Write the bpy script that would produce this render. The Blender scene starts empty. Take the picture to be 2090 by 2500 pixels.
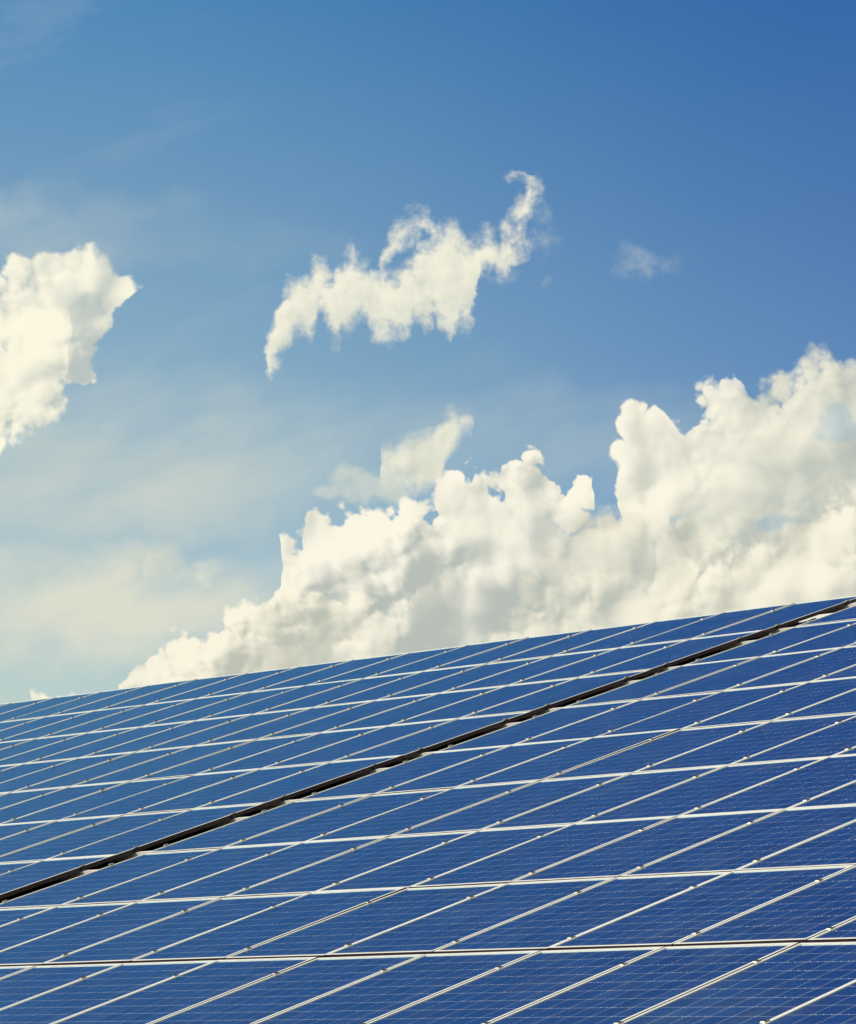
import bpy, bmesh, math, random
from mathutils import Matrix, Vector
random.seed(7)
SC = bpy.context.scene
COL = SC.collection
R = math.radians

# ------------------------------------------------------------------ camera
# plane coordinates: u along the rows, v up the slope, n off the slope
TH = R(17.549)                                   # slope of the roof
ZB = 4.2                                         # height of the seam between row 0 and row -1
Mp = Matrix(((1, 0, 0), (0, math.cos(TH), -math.sin(TH)), (0, math.sin(TH), math.cos(TH))))
F_PX = 8474.2; CX, CY = 1045.0, 1250.0
CAM_P = Vector((19.8006, -13.6100, 3.70438))
RM = Matrix(((0.66637212, 0.71091729, -0.22482175),
             (-0.11388553, -0.20094124, -0.97296079),
             (-0.73687061, 0.67395789, -0.05293845)))   # plane -> camera (x right, y down, z forward)


def P2W(u, v, n=0.0):
    return Mp @ Vector((u, v, n)) + Vector((0, 0, ZB))


def px_of(u, v, n=0.0):
    c = RM @ (Vector((u, v, n)) - CAM_P)
    return CX + F_PX * c.x / c.z, CY + F_PX * c.y / c.z, c.z


Rw = Mp @ RM.transposed() @ Matrix(((1, 0, 0), (0, -1, 0), (0, 0, -1)))
cam = bpy.data.cameras.new('camera')
cam.sensor_fit = 'HORIZONTAL'; cam.sensor_width = 36.0
cam.lens = F_PX / 2090 * 36.0
cam.clip_start = 0.1; cam.clip_end = 20000
cam_o = bpy.data.objects.new('camera', cam); COL.objects.link(cam_o)
q = Rw.to_quaternion(); q.normalize()
cam_o.matrix_world = Matrix.Translation(P2W(*CAM_P)) @ q.to_matrix().to_4x4()
SC.camera = cam_o
FWD = (Rw @ Vector((0, 0, -1))).normalized()
PITCH = math.asin(FWD.z)
FH = Vector((FWD.x, FWD.y, 0)).normalized()
RH = Vector((FH.y, -FH.x, 0))

SUN_DIR = Vector((-0.60, -0.80, 0)).normalized()
SUN_EL = R(40)
sv = Vector((SUN_DIR.x * math.cos(SUN_EL), SUN_DIR.y * math.cos(SUN_EL), math.sin(SUN_EL)))
sun = bpy.data.lights.new('sun', 'SUN'); sun.energy = 4.4; sun.angle = R(0.53); sun.color = (1.0, 0.90, 0.72)
sun_o = bpy.data.objects.new('sun', sun); COL.objects.link(sun_o)
sun_o.rotation_euler = sv.to_track_quat('Z', 'Y').to_euler()
sun_o.location = (0, -20, 40)

SC.view_settings.view_transform = 'Standard'; SC.view_settings.look = 'None'
SC.view_settings.exposure = 0.0; SC.view_settings.gamma = 1.0
SC.view_settings.use_curve_mapping = False
SC.cycles.use_denoising = True
SC.cycles.use_adaptive_sampling = True; SC.cycles.adaptive_threshold = 0.015; SC.cycles.adaptive_min_samples = 20
SC.cycles.max_bounces = 4; SC.cycles.transparent_max_bounces = 12
SC.cycles.diffuse_bounces = 2; SC.cycles.glossy_bounces = 2
SC.cycles.sample_clamp_indirect = 4.0


# ------------------------------------------------------------------ node shorthand
class Nt:
    def __init__(s, tree):
        s.t = tree

    def new(s, kind, **kw):
        n = s.t.nodes.new(kind)
        for k, v in kw.items():
            setattr(n, k, v)
        return n

    def put(s, sock, val):
        if isinstance(val, V):
            s.t.links.new(val.s, sock)
        else:
            sock.default_value = val

    def m(s, op, *a, clamp=False):
        n = s.new('ShaderNodeMath', operation=op); n.use_clamp = clamp
        for i, x in enumerate(a):
            s.put(n.inputs[i], x)
        return V(s, n.outputs[0])

    def vm(s, op, *a, out=0):
        n = s.new('ShaderNodeVectorMath', operation=op)
        for i, x in enumerate(a):
            s.put(n.inputs[i], x)
        return V(s, n.outputs[out])

    def step(s, x, a, b, lo=0.0, hi=1.0, kind='SMOOTHSTEP'):
        n = s.new('ShaderNodeMapRange', interpolation_type=kind)
        s.put(n.inputs[0], x)
        for i, w in enumerate((a, b, lo, hi)):
            n.inputs[i + 1].default_value = w
        return V(s, n.outputs[0])

    def mix(s, f, a, b):
        n = s.new('ShaderNodeMix', data_type='RGBA')
        s.put(n.inputs[0], f); s.put(n.inputs[6], a); s.put(n.inputs[7], b)
        return V(s, n.outputs[2])

    def xyz(s, x, y, z=0.0):
        n = s.new('ShaderNodeCombineXYZ')
        s.put(n.inputs[0], x); s.put(n.inputs[1], y); s.put(n.inputs[2], z)
        return V(s, n.outputs[0])

    def sep(s, v):
        n = s.new('ShaderNodeSeparateXYZ'); s.put(n.inputs[0], v)
        return [V(s, o) for o in n.outputs]

    def noise(s, vec, scale, detail=4, rough=0.5, dims='2D', color=False, dist=0.0, lac=2.0):
        n = s.new('ShaderNodeTexNoise', noise_dimensions=dims)
        s.put(n.inputs['Vector'], vec)
        n.inputs['Scale'].default_value = scale; n.inputs['Detail'].default_value = detail
        n.inputs['Roughness'].default_value = rough; n.inputs['Distortion'].default_value = dist
        n.inputs['Lacunarity'].default_value = lac
        return V(s, n.outputs[1 if color else 0])

    def voro(s, vec, scale, detail=0, rough=0.5, smooth=0.0, dims='2D', feature=None, lac=2.0):
        n = s.new('ShaderNodeTexVoronoi', voronoi_dimensions=dims,
                  feature=feature or ('SMOOTH_F1' if smooth else 'F1'))
        s.put(n.inputs['Vector'], vec)
        n.inputs['Scale'].default_value = scale; n.inputs['Detail'].default_value = detail
        n.inputs['Roughness'].default_value = rough; n.inputs['Lacunarity'].default_value = lac
        if smooth:
            n.inputs['Smoothness'].default_value = smooth
        return V(s, n.outputs['Distance'])


class V:
    def __init__(s, nt, sock):
        s.n, s.s = nt, sock

    def __add__(s, o): return s.n.m('ADD', s, o)
    __radd__ = __add__
    def __sub__(s, o): return s.n.m('SUBTRACT', s, o)
    def __rsub__(s, o): return s.n.m('SUBTRACT', o, s)
    def __mul__(s, o): return s.n.m('MULTIPLY', s, o)
    __rmul__ = __mul__


def lin(r, g, b):
    f = lambda c: (c / 12.92 if c <= 0.04045 else ((c + 0.055) / 1.055) ** 2.4)
    return (f(r / 255), f(g / 255), f(b / 255), 1.0)


# ------------------------------------------------------------------ sky and clouds (world, fixed by compass direction and elevation)
def sky_xy(px, py):
    """a direction given as azimuth / elevation, in thousandths of the focal length"""
    c = Vector(((px - CX) / F_PX, -(py - CY) / F_PX, -1.0))
    d = (Rw @ c).normalized()
    az = math.atan2(d.dot(RH), d.dot(FH)); el = math.asin(d.z)
    return az * 8.4742, -(el - PITCH) * 8.4742


DX = 1.19021


def D(*bl):                                     # clouds lumps noted on the 1756 px wide overview
    out = []
    for b in bl:
        x, y = sky_xy(b[0] * DX, b[1] * DX)
        rx = b[2] * DX / 1000; ry = (b[3] if len(b) > 3 else b[2]) * DX / 1000
        out.append((x, y, rx, ry))
    return out


def Z(*bl):                                     # lumps noted on the enlargement of the lone cloud
    out = []
    for b in bl:
        x, y = sky_xy(600 + b[0] / 2.0659, 380 + b[1] / 2.0659)
        rx = b[2] / 2065.9; ry = (b[3] if len(b) > 3 else b[2]) / 2065.9
        out.append((x, y, rx, ry))
    return out


world = bpy.data.worlds.new('World'); SC.world = world; world.use_nodes = True
wt = world.node_tree; wt.nodes.clear(); W = Nt(wt)
geo = W.new('ShaderNodeTexCoord')
dirv = V(W, geo.outputs['Generated'])
dx_, dy_, dz_ = W.sep(dirv)
# Nishita sky; the direction is lifted so that the deep blue comes down to where the photograph has it
sky = W.new('ShaderNodeTexSky', sky_type='NISHITA')
sky.sun_disc = False
sky.sun_elevation = SUN_EL
sky.sun_rotation = math.atan2(SUN_DIR.x, SUN_DIR.y)
sky.altitude = 300; sky.air_density = 1.0; sky.dust_density = 0.6; sky.ozone_density = 2.5
lift = W.vm('NORMALIZE', W.xyz(dx_, dy_, W.m('MAXIMUM', dz_, 0.0) * 2.6 + 0.05))
W.put(sky.inputs[0], lift)
hs = W.new('ShaderNodeHueSaturation')
hs.inputs['Hue'].default_value = 0.487; hs.inputs['Saturation'].default_value = 1.30; hs.inputs['Value'].default_value = 1.55
W.t.links.new(sky.outputs[0], hs.inputs['Color'])
base = V(W, hs.outputs[0])
base = W.vm('MULTIPLY', base, (1.0, 1.0, 0.97))
WS = 0.11                                        # world strength; cloud colours below are divided by it

az = W.m('ARCTAN2', W.vm('DOT_PRODUCT', dirv, tuple(RH), out=1), W.vm('DOT_PRODUCT', dirv, tuple(FH), out=1))
el = W.m('ARCSINE', dz_)
X = az * 8.4742
Y = (el - PITCH) * -8.4742
P = W.xyz(X, Y)

# shared turbulence
LD = Vector((-0.78, -0.62, 0)).normalized()      # towards the sun on the sky chart (y down)
warpc = W.vm('SUBTRACT', W.noise(P, 5.5, 3, 0.50, color=True), (0.5, 0.5, 0.5))
Pw = W.vm('MULTIPLY_ADD', warpc, (0.10, 0.10, 0), P)
Ps = W.vm('MULTIPLY_ADD', warpc, (0.055, 0.055, 0), P)


def billow(p):
    a = W.voro(p, 4.6, 0.0, smooth=0.22)
    b = W.voro(p, 12.5, 2.0, 0.42, lac=2.3)
    b = W.m('MULTIPLY', b, b)
    return W.m('MULTIPLY', a, a) * 0.85 + b * Bmix, b


Bmix = W.step(W.noise(P, 3.1, 1, 0.5), 0.35, 0.70, 0.12, 0.62)   # fine cauliflower in some places, smooth swells in others
(B0, Bf), (B1, _b) = billow(Ps), billow(W.vm('ADD', Ps, tuple(LD * 0.02)))
Bf = W.m('SUBTRACT', 0.30, Bf)
Bw = W.m('SUBTRACT', 0.30, B0)
Bd = B1 - B0                                     # >0 on the side of a lump that faces the sun
Fi = W.noise(P, 17.0, 7, 0.64) - 0.5             # ragged detail
Lw0 = W.noise(Ps, 4.2, 2.5, 0.5)
Low = W.noise(W.vm('ADD', Ps, tuple(LD * -0.05)), 4.2, 2.5, 0.5) - Lw0
Xw, Yw, _z = W.sep(W.vm('MULTIPLY_ADD', W.xyz(Bw, Bw), (0.012, 0.0, 0), Ps))
X0, X1, Y0, Y1 = -1.45, 1.45, -1.40, 1.20        # the part of the sky the curves describe


PHI = math.radians(28)                           # the banks climb to the right: read them along that slope


def profile(blobs, phi=0.0):
    """upper and lower outline of a pile of round lumps, along an axis tilted by phi"""
    n = 240; tops = []; bots = []; c, s_ = math.cos(phi), math.sin(phi)
    for i in range(n + 1):
        a = X0 + (X1 - X0) * i / n
        t, b = 9.0, -9.0
        for (cx, cy, rx, ry) in blobs:
            # x = a c + h s, y = -a s + h c
            px_, py_ = (a * c - cx) / rx, (-a * s_ - cy) / ry
            qx, qy = s_ / rx, c / ry
            A_, B_, C_ = qx * qx + qy * qy, 2 * (px_ * qx + py_ * qy), px_ * px_ + py_ * py_ - 1
            dsc = B_ * B_ - 4 * A_ * C_
            if dsc > 0:
                h0, h1 = (-B_ - math.sqrt(dsc)) / (2 * A_), (-B_ + math.sqrt(dsc)) / (2 * A_)
                t = min(t, h0); b = max(b, h1)
        if t > 8: t, b = None, None
        tops.append(t); bots.append(b)
    return tops, bots


def unit(v):
    return (min(Y1, max(Y0, v)) - Y0) / (Y1 - Y0)


def curve3(xs, chans, x0=X0, x1=X1):
    """three outlines read off one curve node; returns chart heights"""
    n = W.new('ShaderNodeRGBCurve'); mp = n.mapping
    mp.use_clip = True
    for c in range(3):
        cu = mp.curves[c]; ys = chans[c]; N = len(ys) - 1
        ins = [i for i in range(N + 1) if i in (0, N) or abs(ys[i] - ys[i - 1]) > 1e-4 or abs(ys[i] - ys[i + 1]) > 1e-4]
        for a, i in enumerate(ins):
            if a == 0: cu.points[0].location = (0, ys[0])
            elif i == N: cu.points[1 if len(cu.points) == 2 and a == 1 else len(cu.points) - 1].location = (1, ys[N])
            else: cu.points.new(i / N, ys[i])
        for p_ in cu.points: p_.handle_type = 'VECTOR'
    mp.update()
    W.put(n.inputs['Color'], xs)
    return W.sep(V(W, n.outputs[0]))


def chan(blobs, which, phi=0.0):
    t, b = profile(blobs, phi)
    v = b if which else t
    return [unit((Y1 if which == 0 else Y0) if q_ is None else q_) for q_ in v]


def tops3(lists, phi):
    return [chan(b, 0, phi) for b in lists]


XN = W.m('MULTIPLY_ADD', Xw, 1 / (X1 - X0), -X0 / (X1 - X0), clamp=True)
XNs = W.m('SUBTRACT', XN, 0.045 / (X1 - X0), clamp=True)
YN = W.m('MULTIPLY_ADD', Yw, 1 / (Y1 - Y0), -Y0 / (Y1 - Y0))
SY = Y1 - Y0


def tilted(phi):
    ax = Xw * math.cos(phi) - Yw * math.sin(phi)
    ay = Xw * math.sin(phi) + Yw * math.cos(phi)
    an = W.m('MULTIPLY_ADD', ax, 1 / (X1 - X0), -X0 / (X1 - X0), clamp=True)
    ans = W.m('SUBTRACT', an, 0.045 / (X1 - X0), clamp=True)
    bn = W.m('MULTIPLY_ADD', ay, 1 / (Y1 - Y0), -Y0 / (Y1 - Y0))
    return ax, W.xyz(an, an, an), W.xyz(ans, ans, ans), bn


PHB = math.radians(4)
AX, AC, ACs, BN = tilted(PHI)
BX, BC, BCs, BNb = tilted(PHB)
XC = W.xyz(XN, XN, XN)


def paint(under, d, ds, lit, shade, bil=0.055, fil=0.012, soft=0.03, deep=0.5, gain=1.0, alpha=1.0, dscale=0.28, bias=0.62, low=2.3, mask=None, grow=0.01, crisp=0.045):
    """d: depth under the outline, ds: the same a step towards the sun (both in chart units)"""
    e = d + Bw * bil + Bf * crisp + Fi * fil + grow
    a = W.step(e, 0.0, soft, 0.0, alpha)
    if mask is not None: a = a * mask
    dd = W.m('SMOOTH_MIN', d, ds + 0.035, 0.03)
    lum = Bd * W.step(dd, 0.0, 0.3, 1.25 * gain, 0.75 * gain) + Fi * 0.15 - W.step(dd, 0.0, dscale, 0.0, deep) + Low * (low * 1.25) + (bias - 0.13)
    return W.mix(a, under, W.mix(W.step(lum, -0.25, 1.02), shade, lit))


def C(r, g, b):
    l = lin(r, g, b)
    return (l[0] / WS, l[1] / WS, l[2] / WS, 1.0)


def soft_spots(p, spots, k=0.0):
    """soft 0..1 patches"""
    acc = None
    for (x, y, rx, ry) in spots:
        qv = W.vm('MULTIPLY_ADD', p, (1 / rx, 1 / ry, 0), (-x / rx, -y / ry, 0))
        e = W.step(W.vm('LENGTH', qv, out=1), 1.15, 0.25)
        acc = e if acc is None else W.m('MAXIMUM', acc, e)
    return acc


LIT = C(252, 247, 228); SHD = C(196, 198, 184)

# --- haze towards the horizon and the sun side
sky_c = base
away = W.m('MULTIPLY_ADD', X, 0.5, Y * -0.36)            # away from the sun and up: the polarised deep blue
sky_c = W.mix(W.step(away, -0.1, 1.05, 0.0, 0.95), sky_c, W.vm('MULTIPLY', sky_c, (0.50, 0.60, 0.90)))
hz = W.step(Y, -1.5, 0.50, 0.06, 1.0, kind='LINEAR') * W.step(X, 1.3, -1.3, 0.50, 1.0)
hz = W.m('MULTIPLY', W.m('POWER', hz, 1.55), 0.92, clamp=True)
sky_c = W.mix(hz, sky_c, C(197, 213, 200))
# --- thin high veil, combed by the wind
Pst = W.xyz(X * 0.5 + Y * 0.16, Y + X * 0.14)
veil_n = W.noise(Pst, 4.0, 5, 0.5)
Pv = W.vm('MULTIPLY_ADD', warpc, (0.25, 0.16, 0), P)
v1 = soft_spots(Pv, D((0, 470, 760, 100))) * 0.42
v2 = soft_spots(Pv, D((200, 940, 760, 210))) * 0.80
v3 = soft_spots(Pv, D((20, 1240, 800, 140))) * 1.3
v4 = soft_spots(Pv, D((1050, 900, 620, 160))) * 0.35
vo = W.step(W.m('ABSOLUTE', X), 0.9, 4.0, 0.0, 0.35)
vsum = W.m('MAXIMUM', W.m('MAXIMUM', v1, v2), W.m('MAXIMUM', W.m('MAXIMUM', v3, v4), vo))
va = W.m('MULTIPLY', vsum, W.step(veil_n, 0.22, 0.74, 0.12, 1.0), clamp=True)
sky_c = W.mix(W.m('MULTIPLY', va, 0.82), sky_c, W.mix(W.step(Y, -0.2, 0.25), C(213, 217, 202), C(228, 225, 205)))

streak = W.noise(W.xyz(X * 0.55 + Y * 0.25, Y * 1.5 + X * 0.35 + 4.7), 3.0, 6, 0.58)
sky_c = W.mix(W.step(streak, 0.50, 0.80, 0.0, 0.14) * W.step(away, 0.35, -0.1), sky_c, C(196, 212, 210))

# --- clouds that lie elsewhere round the sky
out_m = W.m('MAXIMUM', W.step(W.m('ABSOLUTE', X), 1.25, 1.9), W.step(Y, -1.5, -2.2))
gen = W.noise(W.xyz(X * 0.55, Y * 0.9 + 3.1), 0.75, 5, 0.55) + W.step(el, 0.02, 0.40, 0.10, -0.02)
gd = gen - 0.60 + Bw * 0.05
ga = W.step(gd, 0.0, 0.03) * out_m * W.step(el, 0.9, 0.5)
gl = W.step(Bd * 2.6 + 0.6 - W.step(gd, 0, 0.2) * 0.4, -0.1, 1.0)
sky_c = W.mix(ga, sky_c, W.mix(gl, SHD, LIT))

# --- clouds in view, far to near
faint = soft_spots(Pw, D((345, 1150, 95, 60), (400, 1175, 80, 40)))
sky_c = W.mix(W.step(faint + Fi * 0.9 + Bw * 0.9, 0.25, 1.2, 0.0, 0.60) * W.step(faint, 0.0, 0.4), sky_c, W.mix(W.step(Bd * 3 + 0.5, 0, 1), C(204, 210, 196), C(234, 231, 208)))

tower0 = D((1690, 750, 50, 42), (1650, 775, 60, 36), (1600, 800, 70, 50), (1735, 760, 34, 42), (1790, 760, 50, 26), (1540, 800, 50, 40), (1500, 830, 60), (1640, 900, 120, 70), (1500, 960, 150, 110),
           (1790, 820, 60), (1560, 1010, 110, 60), (1740, 1010, 90, 50), (1400, 1010, 120, 90), (1900, 830, 90, 80), (1960, 930, 130), (2070, 1060, 120), (2150, 1180, 110))
tower1 = D((1312, 872, 40), (1345, 855, 27), (1300, 930, 42), (1290, 985, 42), (1275, 1028, 26), (1446, 812, 27), (1500, 775, 25), (1540, 860, 60), (1590, 960, 70),
           (1378, 908, 44), (1440, 850, 32), (1345, 950, 62), (1478, 815, 36), (1330, 1000, 46), (1410, 905, 46), (1390, 970, 36), (1650, 1060, 80))
slope = D((1215, 1092, 50), (1165, 1135, 52), (1180, 1130, 60, 50), (1230, 1090, 55, 45), (1290, 1090, 80, 60), (1360, 1090, 90, 60), (1250, 1180, 150, 100), (1140, 1230, 100, 80),
          (1060, 1300, 80, 45), (1380, 1190, 160, 110), (1480, 1130, 60, 40), (1010, 1320, 50, 26), (1180, 1290, 150, 60), (1600, 1200, 200, 60), (1790, 1180, 120, 80))
low_r = D((1375, 1112, 34, 40), (1430, 1160, 80, 48), (1555, 1130, 36, 44), (1520, 1175, 90, 60), (1640, 1120, 55, 45), (1700, 1085, 55, 45),
          (1745, 1070, 60, 62), (1650, 1180, 130, 70), (1360, 1230, 90, 60), (1830, 1120, 120, 90), (1960, 1160, 120), (2090, 1220, 100), (1480, 1240, 160, 60), (1300, 1260, 60, 40))
bank = D((1078, 942, 38), (1095, 985, 42), (1060, 958, 28), (1130, 1000, 46), (1184, 976, 38), (1170, 1010, 36), (1200, 1005, 18), (932, 994, 42), (972, 994, 32), (900, 1040, 40),
         (960, 1040, 60), (1030, 1045, 58), (1100, 1060, 54), (720, 1090, 46), (768, 1100, 42), (665, 1095, 42), (600, 1125, 30), (605, 1160, 40),
         (840, 1085, 58), (900, 1110, 80), (1000, 1120, 86), (1160, 1110, 40), (700, 1140, 72), (790, 1160, 90), (930, 1200, 130, 110), (1120, 1190, 60), (1080, 1280, 60),
         (670, 1210, 80), (800, 1290, 160, 90), (960, 1270, 70, 60), (1110, 1150, 30))
bank2 = D((590, 1225, 36), (555, 1245, 34), (640, 1235, 50), (510, 1270, 36), (470, 1275, 28), (700, 1255, 56), (770, 1290, 60), (440, 1300, 30),
          (560, 1300, 70), (400, 1325, 36), (350, 1335, 26), (325, 1350, 22), (370, 1370, 50), (450, 1350, 60), (290, 1385, 26), (255, 1405, 20),
          (640, 1330, 70), (900, 1290, 90), (1000, 1290, 90), (320, 1410, 60, 30), (830, 1330, 60, 40), (105, 1418, 26, 9), (125, 1415, 22, 10), (150, 1422, 18, 8), (90, 1425, 24, 8))
CA = tops3((tower0, tower1, slope), PHI); CB = tops3((low_r, bank, bank2), PHB)
A = curve3(AC, CA); As = curve3(ACs, CA)
B = curve3(BC, CB); Bs = curve3(BCs, CB)
BNs = BN - 0.03 / SY; BNbs = BNb - 0.03 / SY


def depth(c, cs, bn=None, bns=None):
    return ((bn or BN) - c) * SY, ((bns or BNs) - cs) * SY


hole = soft_spots(Pv, D((1600, 1078, 80, 34), (1742, 862, 60, 34), (1430, 1050, 40, 24)))
d, ds = depth(A[0], As[0])
sky_c = paint(sky_c, d - hole * 0.0, ds, C(246, 242, 220), C(188, 194, 184), bil=0.05, fil=0.05, soft=0.05, deep=0.22, alpha=0.97, low=1.7, bias=0.66, grow=0.004, crisp=0.03)
d, ds = depth(A[1], As[1])
sky_c = paint(sky_c, d, ds, LIT, C(208, 210, 196), deep=0.5, soft=0.024, fil=0.02, bias=0.85, mask=W.step(Xw + Yw * 0.5, 0.86, 0.50))
sky_c = W.mix(W.step(hole + Fi * 1.7 - Bw * 1.2, 0.35, 1.35, 0.0, 0.42) * W.step(hole, 0.0, 0.4), sky_c, C(150, 184, 204))
puff = D((792, 960, 20, 26), (820, 948, 30, 32), (850, 936, 32, 30), (880, 922, 30, 30), (905, 905, 26, 30), (925, 885, 22, 30), (940, 868, 18, 22), (962, 860, 18, 11), (850, 975, 50, 20), (885, 972, 30, 18))
H = curve3(XC, (chan(puff, 0), chan(puff, 1), [0.5] * 241))
pt = (YN - H[0]) * SY; pb = (H[1] - YN) * SY
pd = W.m('SMOOTH_MIN', pt, pb, 0.015)
sky_c = paint(sky_c, pd, pt, C(240, 237, 216), C(206, 210, 196), bil=0.03, fil=0.05, soft=0.06, deep=0.45, alpha=0.95, bias=0.85, dscale=0.10, grow=0.030, crisp=0.015)
puff2 = soft_spots(Pw, D((735, 1000, 70, 56), (795, 1000, 70, 34), (690, 1010, 50, 26)))
sky_c = W.mix(W.step(puff2 + Fi * 1.5 + Bw * 0.8, 0.25, 1.15, 0.0, 0.62) * W.step(puff2, 0.0, 0.4), sky_c, C(216, 220, 204))
d, ds = depth(B[1], Bs[1], BNb, BNbs)
sky_c = paint(sky_c, d, ds, LIT, C(184, 191, 184), bil=0.06, fil=0.020, soft=0.022, deep=0.62, bias=0.88, mask=W.m('MAXIMUM', W.step(Xw + Yw * 0.55 - Bf * 0.10, 0.43, 0.395), W.step(Yw, 0.03, 0.09)))
d, ds = depth(A[2], As[2])
sky_c = paint(sky_c, d, ds, C(240, 236, 216), C(188, 193, 182), bil=0.05, fil=0.04, soft=0.06, deep=0.45, bias=0.7)
d, ds = depth(B[0], Bs[0], BNb, BNbs)
sky_c = paint(sky_c, d, ds, C(250, 245, 224), C(194, 196, 182), bil=0.06, fil=0.045, soft=0.05, deep=0.4, bias=0.78, mask=W.step(Xw, 0.44, 0.60))
d, ds = depth(B[2], Bs[2], BNb, BNbs)
sky_c = paint(sky_c, d, ds, C(251, 245, 224), C(190, 194, 180), bil=0.055, fil=0.022, soft=0.026, deep=0.5, bias=0.82, dscale=0.2, mask=W.step(Xw + Yw, 0.30, 0.05))

# left cumulus and the lone ragged cloud: upper and lower outline
left = D((20, 565, 34), (60, 545, 26), (90, 530, 17), (125, 545, 26), (170, 528, 17), (185, 548, 20), (75, 590, 60), (140, 585, 50), (205, 565, 22), (218, 585, 22),
         (200, 600, 30), (255, 590, 17), (245, 608, 12), (215, 635, 26), (180, 630, 50), (100, 650, 90), (205, 668, 24), (30, 700, 110), (140, 700, 56), (160, 735, 26),
         (90, 770, 76), (135, 790, 30, 14), (30, 850, 66), (100, 815, 40), (-10, 905, 40), (-90, 720, 190), (60, 860, 30))
body = Z((98, 1105, 14, 22), (118, 1055, 22), (145, 985, 38, 50), (185, 915, 58), (225, 850, 66), (245, 770, 66), (225, 700, 34), (300, 700, 76), (360, 640, 52), (400, 700, 90), (355, 580, 26, 34),
       (470, 590, 60), (505, 520, 30, 34), (560, 620, 74), (620, 590, 52), (520, 740, 84), (650, 700, 92), (700, 800, 84), (760, 730, 92),
       (850, 650, 74), (930, 600, 78), (960, 540, 104), (1040, 530, 90), (960, 450, 52), (1040, 425, 52), (1130, 510, 84), (1210, 480, 66), (1270, 500, 66),
       (1310, 430, 48), (1350, 390, 30), (1040, 740, 100), (1120, 740, 60), (1130, 800, 40), (1040, 860, 24, 50), (1000, 790, 50), (780, 870, 34, 40), (690, 870, 40), (640, 850, 40), (880, 780, 50),
       (450, 870, 24, 40), (330, 890, 26), (420, 800, 40), (600, 780, 40))
arch_c = Z(*[(x, y, 6) for x, y in ((690, 560), (705, 500), (730, 445), (765, 405), (810, 365), (860, 345), (905, 350), (940, 372), (965, 400))])


def line_chan(pts):
    n = 240; out = []
    for i in range(n + 1):
        x = X0 + (X1 - X0) * i / n
        v = pts[0][1] if x < pts[0][0] else pts[-1][1]
        for a, b in zip(pts, pts[1:]):
            if a[0] <= x <= b[0]: v = a[1] + (b[1] - a[1]) * (x - a[0]) / (b[0] - a[0])
        out.append(unit(v))
    return out


inner = D((31, 668, 24), (72, 655, 30), (102, 645, 25), (122, 655, 20), (10, 700, 50), (95, 690, 45), (50, 720, 60), (-20, 690, 50))
LC = D((30, 715, 10))[0][:2]
outline = D(*[(x, y, 1) for x, y in ((-250, 640), (-120, 560), (0, 562), (30, 527), (60, 522), (90, 513), (112, 520), (140, 524), (155, 512), (185, 513), (198, 530), (220, 540),
            (232, 562), (243, 583), (262, 576), (279, 590), (276, 605), (258, 618), (247, 632), (237, 645), (236, 668), (220, 688), (205, 705), (190, 725), (180, 745), (174, 762),
            (207, 778), (190, 794), (165, 786), (150, 796), (140, 816), (122, 842), (98, 864), (75, 882), (50, 892), (30, 904), (15, 918), (0, 928), (-30, 950), (-120, 930), (-250, 800))])
pol = sorted((math.atan2(y - LC[1], x - LC[0]), math.hypot(x - LC[0], y - LC[1])) for x, y, _a, _b in outline)
pol = [(pol[-1][0] - 2 * math.pi, pol[-1][1])] + pol + [(pol[0][0] + 2 * math.pi, pol[0][1])]
rad = []
for i in range(241):
    t_ = -math.pi + 2 * math.pi * i / 240
    for a_, b_ in zip(pol, pol[1:]):
        if a_[0] <= t_ <= b_[0]:
            rad.append(a_[1] + (b_[1] - a_[1]) * (t_ - a_[0]) / (b_[0] - a_[0])); break
rad_s = [max(rad[max(0, min(240, i + j))] for j in range(-1, 2)) for i in range(241)]
vx = Xw - LC[0]; vy = Yw - LC[1]
th = W.m('MULTIPLY_ADD', W.m('ARCTAN2', vy, vx), 1 / (2 * math.pi), 0.5)
RL = curve3(W.xyz(th, th, th), ([v / 0.6 for v in rad_s], [0.5] * 241, [0.5] * 241))
dl = RL[0] * 0.6 - W.m('SQRT', vx * vx + vy * vy)
L = curve3(XC, (chan(inner, 0), [0.5] * 241, [0.5] * 241))
lightw = W.m('MULTIPLY_ADD', vx, 0.55, vy * 0.35)
sky_c = paint(sky_c, dl, dl - lightw * 0.25, C(252, 248, 226), C(186, 196, 192), bil=0.04, fil=0.020, soft=0.024, deep=0.35, bias=0.70, dscale=0.14, crisp=0.02, grow=0.016,
              mask=W.step(Yw, 0.06, -0.14))
di = W.m('MINIMUM', (YN - L[0]) * SY, dl)
sky_c = paint(sky_c, di, di, C(254, 249, 226), C(206, 211, 198), bil=0.05, fil=0.03, soft=0.04, deep=0.55, bias=0.95, dscale=0.30, alpha=0.85,
              mask=W.step(Xw + Yw * 0.45, -0.88, -1.12) * W.step(Yw, 0.02, -0.18))
Pr = W.vm('MULTIPLY_ADD', W.vm('SUBTRACT', W.noise(P, 24.0, 4, 0.65, color=True), (0.5, 0.5, 0.5)), (0.030, 0.030, 0), Ps)
Xr, Yr, _z = W.sep(Pr)
XRN = W.m('MULTIPLY_ADD', Xr, 1 / (X1 - X0), -X0 / (X1 - X0), clamp=True)
YRN = W.m('MULTIPLY_ADD', Yr, 1 / (Y1 - Y0), -Y0 / (Y1 - Y0))
G = curve3(W.xyz(XRN, XRN, XRN), (chan(body, 0), chan(body, 1), line_chan(arch_c)))
gt = (YRN - G[0]) * SY; gb = (G[1] - YRN) * SY
ge = W.m('SMOOTH_MIN', gt, gb, 0.02)
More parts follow.
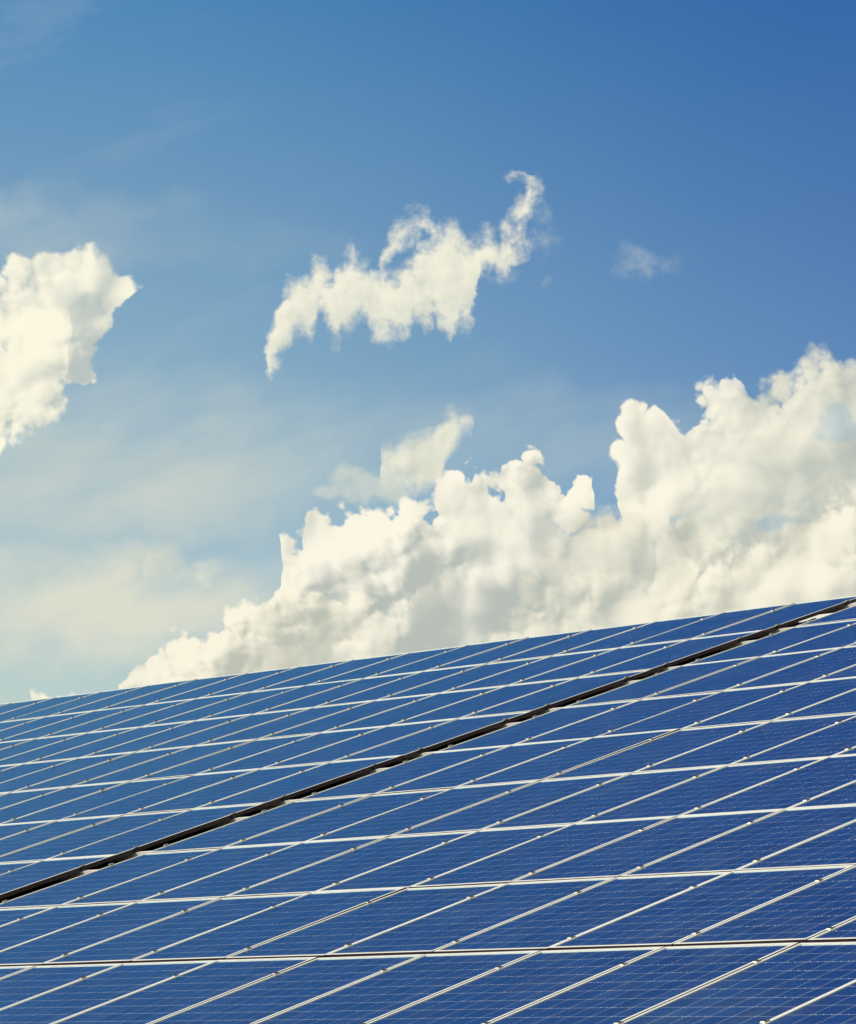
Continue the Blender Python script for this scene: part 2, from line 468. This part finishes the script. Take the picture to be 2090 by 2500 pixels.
# the arch and the hooked tail run beside the body
arch = 0.020 - W.m('ABSOLUTE', (YRN - G[2]) * SY) - W.step(W.m('ABSOLUTE', Xr - arch_c[4][0]), 0.055, 0.085, 0.0, 0.08)
tail_pts = Z(*[(x, y, w) for x, y, w in ((1388, 70, 0), (1408, 88, 7), (1424, 115, 18), (1436, 145, 26), (1438, 175, 29), (1420, 205, 20), (1396, 240, 9), (1384, 275, 6), (1382, 310, 10),
               (1375, 345, 16), (1362, 380, 24), (1340, 420, 36), (1330, 460, 50), (1325, 520, 30), (1320, 560, 1))])


def ychan(pts, k):
    out = []
    for i in range(241):
        y = Y0 + (Y1 - Y0) * i / 240
        v = -0.14 if k == 2 else pts[0][k]
        if y > pts[-1][1]: v = -0.14 if k == 2 else pts[-1][k]
        for a, b in zip(pts, pts[1:]):
            if a[1] <= y <= b[1]: v = a[k] + (b[k] - a[k]) * (y - a[1]) / (b[1] - a[1])
        out.append(unit(v) if k == 0 else v + 0.15)
    return out


T = curve3(W.xyz(YRN, YRN, YRN), (ychan(tail_pts, 0), ychan(tail_pts, 2), [0.5] * 241))
tail = (T[1] - 0.15) - W.m('ABSOLUTE', (Xr - Y0) - T[0] * SY)
ge = W.m('MAXIMUM', W.m('MAXIMUM', ge, arch), tail)
dr = ge + Fi * 0.10 + 0.010 + Bf * 0.03
ra = W.step(dr, -0.030, 0.042)
rl = W.step(Fi * 0.9 + Low * 0.8 + Bd * 0.8 + 0.72 - W.step(gt, 0.0, 0.16) * 0.35, 0.0, 1.0)
sky_c = W.mix(W.m('MULTIPLY', ra, 0.97), sky_c, W.mix(rl, C(212, 216, 202), C(246, 242, 221)))
sh = soft_spots(Pv, Z((1500, 300, 60, 130), (1470, 470, 90, 110), (1560, 660, 60, 30), (1250, 610, 90, 50)) + D((1355, 540, 110, 34)))
sky_c = W.mix(sh * W.step(Fi, -0.22, 0.25, 0.0, 0.27), sky_c, C(226, 228, 212))

bg = W.new('ShaderNodeBackground'); bg.inputs['Strength'].default_value = WS
W.put(bg.inputs['Color'], sky_c)
wo = W.new('ShaderNodeOutputWorld'); wt.links.new(bg.outputs[0], wo.inputs[0])
world.cycles.sampling_method = 'NONE'

#OBJECTS#
# ------------------------------------------------------------------ materials
def mat(name):
    m = bpy.data.materials.new(name); m.use_nodes = True
    t = m.node_tree; b = t.nodes['Principled BSDF']
    return m, Nt(t), b


def metal(name, col, metallic, rough, grain=0.12, scale=40.0):
    m, n, b = mat(name)
    tc = n.new('ShaderNodeTexCoord'); o = V(n, tc.outputs['Object'])
    a = n.noise(o, scale, 4, 0.6, dims='3D')
    dirt = n.noise(o, 3.1, 5, 0.62, dims='3D')
    c = n.mix(n.step(dirt, 0.42, 0.75, 0.0, 0.35), (*col, 1), (col[0] * 0.72, col[1] * 0.69, col[2] * 0.63, 1))
    n.put(b.inputs['Base Color'], c)
    n.put(b.inputs['Roughness'], n.step(a, 0.3, 0.7, rough - grain / 2, rough + grain / 2))
    b.inputs['Metallic'].default_value = metallic
    return m


M_ALU = metal('anodised_aluminium', (0.82, 0.79, 0.70), 0.15, 0.45)
M_RAILM = metal('mill_aluminium', (0.90, 0.86, 0.78), 0.15, 0.42)
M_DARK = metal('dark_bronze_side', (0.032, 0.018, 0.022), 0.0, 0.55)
M_CLAMP = metal('clamp_aluminium', (0.30, 0.29, 0.26), 0.7, 0.42)
M_BOLT = metal('bolt_steel', (0.14, 0.135, 0.125), 0.9, 0.35)
M_LEG_SHADE = metal('shade_dark_clamp_leg', (0.012, 0.011, 0.012), 0.0, 0.5)  # shade on the end clamp legs, put into a near-black base colour

# silicon cell
M_CELL, n_, b_ = mat('blue_silicon')
tc = n_.new('ShaderNodeTexCoord'); ob = V(n_, tc.outputs['Object'])
at = n_.new('ShaderNodeAttribute', attribute_name='tint'); oi = n_.new('ShaderNodeObjectInfo')
tint = n_.m('FRACT', V(n_, at.outputs['Fac']) + V(n_, oi.outputs['Random']))
vo_ = n_.new('ShaderNodeTexVoronoi'); vo_.inputs['Scale'].default_value = 85.0
n_.t.links.new(tc.outputs['Object'], vo_.inputs['Vector'])
grain = n_.sep(V(n_, vo_.outputs['Color']))[0]
k_ = tint * 0.5 + grain * 0.22 + 0.14
n_.put(b_.inputs['Base Color'], n_.mix(k_, (0.0018, 0.018, 0.105, 1), (0.0045, 0.042, 0.190, 1)))
b_.inputs['Roughness'].default_value = 0.45
b_.inputs['Specular IOR Level'].default_value = 0.25

M_BACK, n_, b_ = mat('white_backsheet')
b_.inputs['Base Color'].default_value = (0.84, 0.85, 0.80, 1); b_.inputs['Roughness'].default_value = 0.6
M_TAB, n_, b_ = mat('tinned_ribbon')
b_.inputs['Base Color'].default_value = (0.06, 0.13, 0.34, 1); b_.inputs['Roughness'].default_value = 0.4; b_.inputs['Metallic'].default_value = 0.3
M_GLINT, n_, b_ = mat('ribbon_glint')  # sun glints of the ribbon bends, put into a pale base colour
b_.inputs['Base Color'].default_value = (0.55, 0.68, 0.86, 1); b_.inputs['Roughness'].default_value = 0.35; b_.inputs['Metallic'].default_value = 0.35

# cover glass with an anti-reflex coat: clear, with a weak mirror that grows to grazing angles
M_GLASS = bpy.data.materials.new('cover_glass'); M_GLASS.use_nodes = True
t = M_GLASS.node_tree; t.nodes.clear(); n_ = Nt(t)
fr = n_.new('ShaderNodeFresnel'); fr.inputs['IOR'].default_value = 1.30
tr = n_.new('ShaderNodeBsdfTransparent'); tr.inputs[0].default_value = (0.97, 0.985, 1.0, 1)
gl = n_.new('ShaderNodeBsdfGlossy')
tc = n_.new('ShaderNodeTexCoord'); ob = V(n_, tc.outputs['Object']); oi = n_.new('ShaderNodeObjectInfo')
sm = n_.noise(n_.vm('ADD', ob, n_.xyz(V(n_, oi.outputs['Random']) * 40.0, 0.0)), 2.2, 5, 0.6, dims='3D')
n_.put(gl.inputs['Roughness'], n_.step(sm, 0.35, 0.70, 0.07, 0.16))
gl.inputs['Color'].default_value = (0.46, 0.88, 1.0, 1)
bp = n_.new('ShaderNodeBump'); bp.inputs['Strength'].default_value = 0.05; bp.inputs['Distance'].default_value = 0.01
n_.put(bp.inputs['Height'], n_.noise(ob, 1.6, 2, 0.5, dims='3D'))
t.links.new(bp.outputs[0], gl.inputs['Normal'])
mx = n_.new('ShaderNodeMixShader')
n_.put(mx.inputs[0], n_.m('MINIMUM', n_.m('POWER', V(n_, fr.outputs[0]), 1.3) * 0.80, 0.62))
t.links.new(tr.outputs[0], mx.inputs[1]); t.links.new(gl.outputs[0], mx.inputs[2])
oy = n_.sep(ob)[1]
blot = n_.noise(n_.vm('MULTIPLY_ADD', ob, (6.0, 1.6, 1.0), n_.xyz(V(n_, oi.outputs['Random']) * 60.0, 0.0)), 1.0, 6, 0.62, dims='3D')
film = n_.step(oy, 0.09, 0.0, 0.0, 0.06) + n_.step(blot, 0.42, 0.82, 0.006, 0.055)
dust = n_.new('ShaderNodeBsdfDiffuse'); dust.inputs[0].default_value = (0.46, 0.45, 0.40, 1)
mx2 = n_.new('ShaderNodeMixShader'); n_.put(mx2.inputs[0], film)
t.links.new(mx.outputs[0], mx2.inputs[1]); t.links.new(dust.outputs[0], mx2.inputs[2])
om = n_.new('ShaderNodeOutputMaterial'); t.links.new(mx2.outputs[0], om.inputs[0])

M_DECK, n_, b_ = mat('brown_roof_sheet')
tc = n_.new('ShaderNodeTexCoord'); ob = V(n_, tc.outputs['Object'])
n_.put(b_.inputs['Base Color'], n_.mix(n_.noise(ob, 1.7, 6, 0.6, dims='3D'), (0.045, 0.028, 0.024, 1), (0.075, 0.050, 0.042, 1)))
b_.inputs['Roughness'].default_value = 0.6
M_WALL, n_, b_ = mat('rendered_wall')
tc = n_.new('ShaderNodeTexCoord'); ob = V(n_, tc.outputs['Object'])
n_.put(b_.inputs['Base Color'], n_.mix(n_.noise(ob, 0.9, 7, 0.65, dims='3D'), (0.36, 0.33, 0.27, 1), (0.44, 0.41, 0.35, 1)))
b_.inputs['Roughness'].default_value = 0.9
M_GRASS, n_, b_ = mat('meadow_ground')
tc = n_.new('ShaderNodeTexCoord'); ob = V(n_, tc.outputs['Object'])
n_.put(b_.inputs['Base Color'], n_.mix(n_.noise(ob, 0.12, 9, 0.65, dims='3D'), (0.035, 0.060, 0.018, 1), (0.075, 0.085, 0.032, 1)))
b_.inputs['Roughness'].default_value = 0.95


# ------------------------------------------------------------------ mesh helpers
def mesh(name, verts, faces, mats, fm=None, tint=None):
    me = bpy.data.meshes.new(name); me.from_pydata(verts, [], faces)
    for m in (mats if isinstance(mats, (list, tuple)) else [mats]): me.materials.append(m)
    if fm: me.polygons.foreach_set('material_index', fm)
    if tint is not None:
        a = me.attributes.new('tint', 'FLOAT', 'FACE'); a.data.foreach_set('value', tint)
    me.update()
    return me


BOXF = [(0, 3, 2, 1), (4, 5, 6, 7), (0, 1, 5, 4), (1, 2, 6, 5), (2, 3, 7, 6), (3, 0, 4, 7)]


def boxv(x0, x1, y0, y1, z0, z1):
    return [(x0, y0, z0), (x1, y0, z0), (x1, y1, z0), (x0, y1, z0), (x0, y0, z1), (x1, y0, z1), (x1, y1, z1), (x0, y1, z1)]


def add(vs, fs, nv, nf):
    o = len(vs); vs += nv; fs += [tuple(i + o for i in f) for f in nf]


def link(name, data, parent=None, loc=(0, 0, 0), **props):
    o = bpy.data.objects.new(name, data); COL.objects.link(o)
    if parent is not None: o.parent = parent
    o.location = loc
    for k, v in props.items(): o[k] = v
    return o


# ------------------------------------------------------------------ ground and building
GROUND = 0.0
S = 4000.0
vs = [(-S, -S, 0), (S, -S, 0), (S, S, 0), (-S, S, 0)]
g_o = link('ground', mesh('ground', vs, [(0, 1, 2, 3)], M_GRASS), None, (0, 0, GROUND), kind='structure')

U0, U1, VE, VR = -30.0, 13.2, -5.4, 13.12           # verges, eave and ridge of the roof sheet
DZ = -0.15                                           # the sheet lies this far below the tops of the frames
barn = link('barn', None, None, (0, P2W(0, VR, DZ).y, 0), label='long low building whose sloping brown metal roof carries the solar panels', category='building')
bl = barn.location


def Pb(u, v, n): return tuple(P2W(u, v, n) - bl)


yr = P2W(0, VR, DZ); ye = P2W(0, VE, DZ)
vs, fs = [], []
# front slope: trapezoid-profile metal sheet, ribs up the slope
prof = []
u = U0
while u < U1 - 0.01:
    for du, dn in ((0.0, 0.0), (0.20, 0.0), (0.215, 0.025), (0.245, 0.025)):
        prof.append((u + du, dn - 0.025))
    u += 0.26
prof.append((U1, -0.025))
for (uu, nn) in prof:
    vs += [Pb(uu, VE, DZ + nn), Pb(uu, VR, DZ + nn), Pb(uu, VE, DZ + nn - 0.02), Pb(uu, VR, DZ + nn - 0.02)]
for i in range(len(prof) - 1):
    a, b = 4 * i, 4 * i + 4
    fs += [(a, b, b + 1, a + 1), (a + 2, a + 3, b + 3, b + 2), (a, a + 2, b + 2, b), (a + 1, b + 1, b + 3, a + 3)]
link('roof', mesh('front_roof', vs, fs, M_DECK), barn, label='front roof slope of ribbed brown metal under the panels')
run = yr.y - ye.y; drop = run * math.tan(TH)
back = [(U0, 0.002, yr.z - 0.03), (U1, 0.002, yr.z - 0.03), (U1, run, yr.z - drop), (U0, run, yr.z - drop)]
vs = back + [(x, y, z - 0.05) for x, y, z in back]
vs = [(x - bl.x, y, z) for x, y, z in vs]
link('roof', mesh('back_roof', vs, [(0, 1, 2, 3), (4, 7, 6, 5), (0, 4, 5, 1), (1, 5, 6, 2), (2, 6, 7, 3), (3, 7, 4, 0)], M_DECK), barn)
yf = ye.y - bl.y + 0.7; yb = run - 0.7
zf = ye.z + 0.7 * math.tan(TH) - 0.12
for nm, v8 in (('wall', boxv(U0 + 0.6, U1 - 0.6, yf, yf + 0.3, 0, zf)), ('wall', boxv(U0 + 0.6, U1 - 0.6, yb - 0.3, yb, 0, zf))):
    link(nm, mesh('long_wall', v8, BOXF, M_WALL), barn)
for xa in (U0 + 0.6, U1 - 0.9):
    ya, yc = yf + 0.302, yb - 0.302
    zr = zf + (0 - yf) * math.tan(TH) - 0.02
    v = [(xa, ya, 0), (xa, yc, 0), (xa, yc, zf), (xa, 0, zr), (xa, ya, zf)]
    v += [(x + 0.3, y, z) for x, y, z in v]
    link('gable_wall', mesh('gable_wall', v, [(4, 3, 2, 1, 0), (5, 6, 7, 8, 9), (0, 1, 6, 5), (1, 2, 7, 6), (2, 3, 8, 7), (3, 4, 9, 8), (4, 0, 5, 9)], M_WALL), barn)

# ------------------------------------------------------------------ panel pieces (panel frame: x along the row, y up the slope, top of frame at z = 0)
PW, PL, FH_ = 1.000, 1.650, 0.036
FW, GZ = 0.022, -0.0042


def frame_bar(L, w=FW, h=FH_, bev=0.0012):
    """bar along +x, outer side at y = 0, mitred 45 degrees at both ends, small rounded top edges"""
    sec = [(0.0, -h), (0.0, -bev), (bev * 0.35, -bev * 0.3), (bev, 0.0), (w - bev, 0.0), (w - bev * 0.35, -bev * 0.3), (w, -bev), (w, -h)]
    vs = [(y + 0.00025, y, z) for y, z in sec] + [(L - y - 0.00025, y, z) for y, z in sec]
    n = len(sec); fs = []; fm = []
    for i in range(n):
        j = (i + 1) % n
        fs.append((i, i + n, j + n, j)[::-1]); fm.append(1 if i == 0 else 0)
    fs += [tuple(range(n)), tuple(range(2 * n - 1, n - 1, -1))]; fm += [0, 0]
    return vs, fs, fm


def turned(vfm, name, rot, off):
    vs, fs, fm = vfm
    c, s_ = round(math.cos(rot)), round(math.sin(rot))
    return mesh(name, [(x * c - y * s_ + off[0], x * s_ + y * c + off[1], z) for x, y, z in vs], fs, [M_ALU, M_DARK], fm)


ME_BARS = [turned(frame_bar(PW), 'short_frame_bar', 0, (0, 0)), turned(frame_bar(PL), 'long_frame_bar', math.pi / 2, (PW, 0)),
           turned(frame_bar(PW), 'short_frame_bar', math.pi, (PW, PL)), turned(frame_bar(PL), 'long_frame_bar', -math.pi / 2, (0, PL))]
e = FW + 0.0003
ME_BACK = mesh('backsheet', boxv(e, PW - e, e, PL - e, -0.0090, -0.0081), BOXF, M_BACK)
ME_GLASS = mesh('glass_pane', boxv(e, PW - e, e, PL - e, -0.0072, GZ), BOXF[1:], M_GLASS)
CS, GU, GV = 0.156, 0.0034, 0.0034
MU = (PW - 6 * CS - 5 * GU) / 2; MV = (PL - 10 * CS - 9 * GV) / 2


def cell_xy(i, j): return MU + i * (CS + GU), MV + j * (CS + GV)


CZ = -0.0076
ch = 0.0022


def cellv(x, y):
    c = CS
    ring = [(ch, 0), (c - ch, 0), (c, ch), (c, c - ch), (c - ch, c), (ch, c), (0, c - ch), (0, ch)]
    return [(x + a, y + b, CZ) for a, b in ring] + [(x + a, y + b, CZ - 0.0004) for a, b in ring]


CELLF = [tuple(range(8))] + [(i, i + 8, (i + 1) % 8 + 8, (i + 1) % 8) for i in range(8)]
ME_CELL = mesh('solar_cell', cellv(0, 0), CELLF, M_CELL, tint=[0.0] * len(CELLF))
ME_CELLS = []
for v_ in range(5):
    vs, fs, tn = [], [], []
    for i in range(6):
        for j in range(10):
            x, y = cell_xy(i, j); add(vs, fs, cellv(x, y), CELLF); tn += [random.random()] * len(CELLF)
    ME_CELLS.append(mesh('solar_cells', vs, fs, M_CELL, tint=tn))
ME_BUS = []
for v_ in range(5):                                # three ribbons per string, a bent bit in every cell gap, its sun glint put into pale colour
    vs, fs, fm = [], [], []
    for i in range(6):
        x, _ = cell_xy(i, 0)
        for b in range(3):
            xc = x + CS * (1 + 2 * b) / 6
            w = 0.0008
            y0, y1 = MV + 0.001, PL - MV - 0.001
            vs_ = [(xc - w, y0, CZ + 0.0003), (xc + w, y0, CZ + 0.0003), (xc + w, y1, CZ + 0.0003), (xc - w, y1, CZ + 0.0003)]
            add(vs, fs, vs_, [(0, 1, 2, 3)]); fm.append(0)
        for j in range(1, 10):
            _, y = cell_xy(0, j); yc = y - GV / 2
            lucky = random.random() < 0.40
            for b in range(3):
                xc = x + CS * (1 + 2 * b) / 6
                r_ = random.random()
                s_ = (0.0032 if lucky else 0.0018) * (0.6 + 0.8 * r_)
                h_ = 0.0026 if lucky else 0.0012
                xo = xc + random.uniform(-1, 1) * 0.0006
                add(vs, fs, [(xo - s_, yc - 0.0016, CZ + 0.0004), (xo + s_, yc - 0.0016, CZ + 0.0004), (xo + s_, yc + 0.0016, CZ + 0.0004),
                             (xo - s_, yc + 0.0016, CZ + 0.0004), (xo, yc, CZ + h_)], [(0, 1, 4), (1, 2, 4), (2, 3, 4), (3, 0, 4)])
                fm += [1] * 4
    ME_BUS.append(mesh('busbar_ribbons', vs, fs, [M_TAB, M_GLINT], fm))

# ------------------------------------------------------------------ layout
GAP = {-1: 0.03, 0: 0.060, 1: 0.028, 2: 0.012, 3: 0.020, 4: 0.012, 5: 0.012, 6: 0.012, 7: 0.012, 8: 0.0}
SEAM = {0: 0.0}
for r in range(1, 9): SEAM[r] = SEAM[r - 1] + PL + GAP[r - 1] / 2 + GAP[r] / 2
SEAM[-1] = -(PL + GAP[-1] / 2 + GAP[0] / 2)
PU = 1.010
LOFF = -4.449
ORD = ['', 'first', 'second', 'third', 'fourth', 'fifth', 'sixth', 'seventh', 'eighth', 'ninth', 'tenth', 'eleventh', 'twelfth', 'thirteenth',
       'fourteenth', 'fifteenth', 'sixteenth', 'seventeenth', 'eighteenth', 'nineteenth', 'twentieth']


def row_name(r):
    q_ = 8 - r                                     # row 7 is the topmost
    return 'top' if q_ == 1 else ('bottom' if q_ == 9 else ORD[q_])


def seen(pts, m=0.0):
    xs = []; ys = []
    for p_ in pts:
        x, y, z = px_of(*p_)
        if z <= 1: return False
        xs.append(x); ys.append(y)
    return max(xs) > -2090 * m and min(xs) < 2090 * (1 + m) and max(ys) > 0 and min(ys) < 2500 * (1 + m)


places = []                                        # (side, index from the dark gap, row, u0, v0)
for r in range(-1, 8):
    v0 = SEAM[r] + GAP[r] / 2
    for k in range(-3, 12):
        places.append(('right', k + 4, r, k * PU + 0.005, v0))
    for m in range(0, -19, -1):
        places.append(('left', 1 - m, r, m * PU + LOFF + 0.005, v0))
places = [p_ for p_ in places if seen([(p_[3] + a, p_[4] + b, 0) for a in (0, PW) for b in (0, PL)], 0.16)]
# nearest panels first, so that the cells which show largest are single pieces
places.sort(key=lambda p_: (Vector((p_[3] + 0.5, p_[4] + 0.8, 0)) - CAM_P).length)

N_SINGLE = 0
rj = random.Random(3)
for (side, ix, r, u0, v0) in places:
    o = link('solar_panel', None, None, tuple(P2W(u0, v0, rj.uniform(-0.0008, 0.0008))),
             label='blue solar panel in %s row from the roof top, %s %s of dark gap' % (row_name(r), ORD[ix], side) if r not in (7, -1) else
             'blue solar panel in the %s row, %s to the %s of the dark gap' % (row_name(r), ORD[ix], side),
             category='solar panel', group='solar panels laid edge to edge on the roof')
    o.rotation_euler = (TH + R(rj.gauss(0, 0.07)), R(rj.gauss(0, 0.10)), 0)
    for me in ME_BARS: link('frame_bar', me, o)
    link('backsheet', ME_BACK, o)
    link('busbar_ribbons', rj.choice(ME_BUS), o, kind='stuff')
    # size of a cell in the photograph
    a = px_of(u0 + 0.4, v0 + 0.7); b = px_of(u0 + 0.4, v0 + 0.7 + CS); c = px_of(u0 + 0.4 + CS, v0 + 0.7)
    area_h = abs((b[0] - a[0]) * (c[1] - a[1]) - (b[1] - a[1]) * (c[0] - a[0])) / math.hypot(c[0] - a[0], c[1] - a[1])
    if area_h >= 9.0 and seen([(u0 + a_, v0 + b_, 0) for a_ in (0, PW) for b_ in (0, PL)]):
        N_SINGLE += 60
        for i in range(6):
            for j in range(10):
                x, y = cell_xy(i, j); link('solar_cell', ME_CELL, o, (x, y, 0))
    else:
        link('solar_cells', rj.choice(ME_CELLS), o, kind='stuff')
    link('glass_pane', ME_GLASS, o)
print('panels', len(places), 'single cells', N_SINGLE)

# ------------------------------------------------------------------ mounting rails
DV = (0.235 - 0.03, 1.325 - 0.03)                   # clamp rows, measured from the lower edge of a panel
for r in range(-1, 8):
    if r not in {p_[2] for p_ in places}: continue
    for q_ in (0, 1):
        v = SEAM[r] + GAP[r] / 2 + DV[q_]
        vs = []; fs = []
        us_ = [p_[3] for p_ in places if p_[2] == r]
        x0, x1 = min(us_) - 0.12, max(us_) + PW + 0.12
        sec = [(-0.016, -0.098), (-0.016, -0.0368), (-0.006, -0.0368), (-0.006, -0.044), (0.006, -0.044), (0.006, -0.0368), (0.016, -0.0368), (0.016, -0.098)]
        n = len(sec)
        vs = [(x0, y, z) for y, z in sec] + [(x1, y, z) for y, z in sec]
        fs = [(i, (i + 1) % n, (i + 1) % n + n, i + n)[::-1] for i in range(n)] + [tuple(range(n))[::-1], tuple(range(n, 2 * n))]
        base = P2W(0, v, 0)
        o = link('mounting_rail', mesh('mounting_rail', [tuple(Vector(p_)) for p_ in vs], fs, M_RAILM), None, tuple(base),
                 label='bright aluminium rail bridging the dark gap under the %s clamps of %s row%s' % (
                     'lower' if q_ == 0 else 'upper', row_name(r), '' if r in (7, -1) else ' from top'),
                 category='rail', group='mounting rails under the panels')
        o.rotation_euler = (TH, 0, 0)


# ------------------------------------------------------------------ clamps
def prism(n, r, z0, z1, cx=0, cy=0, r2=None):
    r2 = r2 or r
    v = [(cx + r * math.cos(2 * math.pi * i / n), cy + r * math.sin(2 * math.pi * i / n), z0) for i in range(n)]
    v += [(cx + r2 * math.cos(2 * math.pi * i / n), cy + r2 * math.sin(2 * math.pi * i / n), z1) for i in range(n)]
    return v, [tuple(range(n))[::-1], tuple(range(n, 2 * n))] + [(i, (i + 1) % n, (i + 1) % n + n, i + n) for i in range(n)]


def hat(w, l, z0, z1, sl):
    return ([(-w, -l, z0), (w, -l, z0), (w, l, z0), (-w, l, z0), (-w + sl, -l + sl, z1), (w - sl, -l + sl, z1), (w - sl, l - sl, z1), (-w + sl, l - sl, z1)], BOXF)


v, f = hat(0.0190, 0.0210, 0.0009, 0.0072, 0.0055)
stem = boxv(-0.004, 0.004, -0.018, 0.018, -0.0362, 0.0010)
vv, ff = list(v), list(f); add(vv, ff, stem, BOXF)
ME_CLAMP = mesh('clamp_plate', vv, ff, M_CLAMP)
vv, ff = prism(8, 0.0100, 0.0071, 0.0086)
pv, pf = prism(6, 0.0080, 0.0085, 0.0145, r2=0.0074); add(vv, ff, pv, pf)
ME_BOLT = mesh('bolt', vv, ff, M_BOLT)
# end clamp: cap on the frame edge and a leg down to the rail on the open side (+x)
cap = [(-0.012, -0.021, 0.0009), (0.016, -0.021, 0.0009), (0.016, 0.021, 0.0009), (-0.012, 0.021, 0.0009),
       (-0.008, -0.017, 0.0115), (0.013, -0.017, 0.0115), (0.013, 0.017, 0.0115), (-0.008, 0.017, 0.0115)]
ME_CAP = mesh('clamp_plate', cap, BOXF, M_CLAMP)
ME_CAPM = mesh('clamp_plate', [(-x, y, z) for x, y, z in cap], [tuple(reversed(q_)) for q_ in BOXF], M_CLAMP)
leg = boxv(0.0035, 0.0150, -0.021, 0.021, -0.0366, 0.0008)
ME_LEG = mesh('clamp_leg', leg, BOXF, M_LEG_SHADE)
ME_LEGM = mesh('clamp_leg', [(-x, y, z) for x, y, z in leg], [tuple(reversed(q_)) for q_ in BOXF], M_LEG_SHADE)
N_CL = 0
rows_here = {}
for (side, ix, r, u0, v0) in places: rows_here.setdefault((side, r), []).append(ix)
for (side, r), ixs in sorted(rows_here.items(), key=lambda kv: (kv[0][0], kv[0][1])):
    v0 = SEAM[r] + GAP[r] / 2
    rn = row_name(r) + (' row' if r in (7, -1) else ' row from top')
    for q_ in (0, 1):
        hi = 'lower' if q_ == 0 else 'upper'
        for ix in range(0, max(ixs) + 1):
            if side == 'right': u = (-3 + ix) * PU
            else: u = LOFF + (1 - ix) * PU
            v = v0 + DV[q_] + rj.uniform(-0.008, 0.008)
            if not seen([(u, v, 0)], 0.05): continue
            end = ix == 0
            if end: u = u + 0.004 if side == 'right' else u - 0.004
            if end:
                lab = 'end clamp on the %s edge of the dark gap, %s rail, %s' % (side, hi, rn)
            else:
                lab = '%s clamp on %s seam %s of dark gap, %s' % (hi, ORD[ix], side, rn)
            o = link('panel_clamp', None, None, tuple(P2W(u, v, 0.0008)), label=lab, category='clamp',
                     group='end clamps along the dark gap' if end else 'clamps on the seams between the panels')
            o.rotation_euler = (TH, 0, R(0))
            if end:
                link('clamp_plate', ME_CAPM if side == 'right' else ME_CAP, o)
                link('clamp_leg', ME_LEGM if side == 'right' else ME_LEG, o)
            else:
                link('clamp_plate', ME_CLAMP, o)
                link('bolt', ME_BOLT, o)
            N_CL += 1
print('clamps', N_CL)
